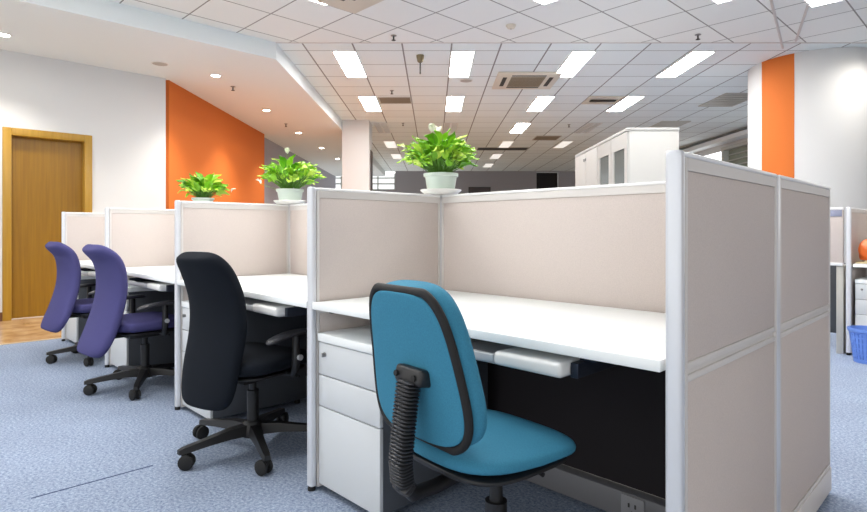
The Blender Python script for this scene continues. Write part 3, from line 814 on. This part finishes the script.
def sprinkler(label, loc):
    t = thing('ceiling_sprinkler', label, 'sprinkler', loc, 0, 'fire sprinklers')
    MB().lathe([(0.034, -0.001), (0.034, -0.006), (0.014, -0.012)], 16).build('escutcheon', M['steel'], t)
    m = MB(); m.cyl((0,0,-0.006), (0,0,-0.058), 0.009, n=10); m.lathe([(0.024, -0.054), (0.026, -0.058), (0.01, -0.062)], 14)
    m.build('sprinkler_head', M['slot'], t)
for X, Z, z, l in ((-0.46, 6.60, CEIL, 'fire sprinkler at the seam of both ceiling grids, above the left part'), (3.04, 6.57, CEIL, 'fire sprinkler at the seam of both ceiling grids, above the cabinets'),
                   (-0.67, 9.20, CEIL, 'fire sprinkler just in front of the brown-grey grille'), (-0.64, 12.0, CEIL, 'fire sprinkler behind the brown-grey grille near the pillar'),
                   (2.88, 12.15, CEIL, 'fire sprinkler left of the unlit light over the cabinets'),
                   (-2.86, 8.15, SOF, 'fire sprinkler on the soffit between the nearer downlights'), (-2.84, 11.0, SOF, 'fire sprinkler on the soffit between the farther downlights')):
    sprinkler(l, H(X, Z, z))
t = thing('smoke_detector', 'round cream smoke detector on the diagonal ceiling grid', 'smoke detector', H(0.85, 6.27, CEIL))
MB().lathe([(0.055, -0.001), (0.055, -0.012), (0.048, -0.018), (0.040, -0.034), (0.018, -0.040)], 24).build('body', M['unit'], t)
MB().lathe([(0.012, -0.040), (0.010, -0.046)], 12).build('sensor_tip', M['louvre'], t)
t = thing('ceiling_hanger', 'beige mount with a dark hanging rod between the first row lights', 'ceiling hanger', H(-0.17, 7.35, CEIL))
MB().lathe([(0.05, -0.001), (0.05, -0.02), (0.038, -0.08), (0.014, -0.10)], 18).build('mount', M['brass'], t)
MB().cyl((0,0,-0.09), (0,0,-0.24), 0.010, n=10).build('rod', M['slot'], t)
def speaker(label, loc):
    t = thing('ceiling_speaker', label, 'speaker', loc, 0, 'round ceiling speakers')
    MB().lathe([(0.10, -0.001), (0.10, -0.006), (0.088, -0.009)], 28).build('ring', M['lamp_frame'], t)
    MB().lathe([(0.086, -0.009), (0.04, -0.013), (0.01, -0.014)], 28).build('mesh_cover', M['speaker'], t)
speaker('round grey ceiling speaker below the front light left of the air unit', H(0.49, 8.58, CEIL))
speaker('round grey speaker on the plain soffit near the orange wall', H(-3.36, 7.02, SOF))

def downlight(label, X, Z, z, power, size=1.9, tilt=None, r=0.075):
    p = H(X, Z, z)
    t = thing('downlight', label, 'downlight', p, 0, 'round downlights')
    MB().loft([[Vector((q*math.cos(2*PI*k/28), q*math.sin(2*PI*k/28), zz)) for k in range(28)] for q, zz in ((r, -0.001), (r, -0.006), (r*0.78, -0.010), (r*0.76, -0.001))], closed=True).build('trim_ring', M['lamp_frame'], t)
    MB().lathe([(r*0.74, -0.001), (r*0.74, -0.004), (0.005, -0.0045)], 28).build('bulb', M['down'], t)
    l = bpy.data.lights.new('downlight_beam', 'SPOT'); l.energy = power; l.color = (1.0, 0.94, 0.86); l.spot_size = size; l.spot_blend = 0.8; l.shadow_soft_size = 0.05
    lo = bpy.data.objects.new('downlight_beam', l); COL.objects.link(lo); lo.location = (0,0,-0.03); lo.parent = t
downlight('bright downlight on the soffit at the left edge, above the door', -4.50, 5.98, SOF, 50)
downlight('soffit downlight in front of the orange wall, nearer one', -2.88, 7.56, SOF, 80)
downlight('soffit downlight in front of the orange wall, farther one', -2.85, 9.74, SOF, 80)
downlight('soffit downlight past the orange wall, first', -2.83, 12.0, SOF, 60)
downlight('soffit downlight past the orange wall, second', -2.78, 14.2, SOF, 50)
downlight('soffit downlight past the orange wall, farthest', -2.75, 16.4, SOF, 40)
downlight('downlight washing the round column at the right edge', 5.25, 6.50, CEIL, 26, 2.8)

# dark picture on the far wall
t = thing('picture_frame', 'small dark framed picture on the far grey wall', 'picture', H(1.75, 21.745, 2.5), YAW)
MB().box(-0.42, 0.42, -0.03, 0, -0.17, 0.17, 0.004).build('frame', M['slot'], t)
MB().box(-0.38, 0.38, -0.034, -0.03, -0.13, 0.13).build('picture', M['picture'], t)

# ------------------------------------------------------------------ light, camera, view
wd = bpy.data.worlds.new('World'); sc.world = wd; wd.use_nodes = True
wd.node_tree.nodes['Background'].inputs['Color'].default_value = (1.0, 0.985, 0.95, 1)
wd.node_tree.nodes['Background'].inputs['Strength'].default_value = 0.9

cam = bpy.data.cameras.new('camera'); co = bpy.data.objects.new('camera', cam); COL.objects.link(co)
co.location = CAM; co.rotation_euler = (PI/2, 0, YAW)
cam.sensor_fit = 'HORIZONTAL'; cam.sensor_width = 36.0; cam.lens = 571.5/867*36.0
cam.shift_y = -(256-230.2)/867; cam.clip_start = 0.05; cam.clip_end = 100
sc.camera = co
sc.view_settings.view_transform = 'Standard'; sc.view_settings.look = 'None'
sc.view_settings.exposure = 0.96; sc.view_settings.gamma = 1.0
sc.view_settings.use_curve_mapping = False
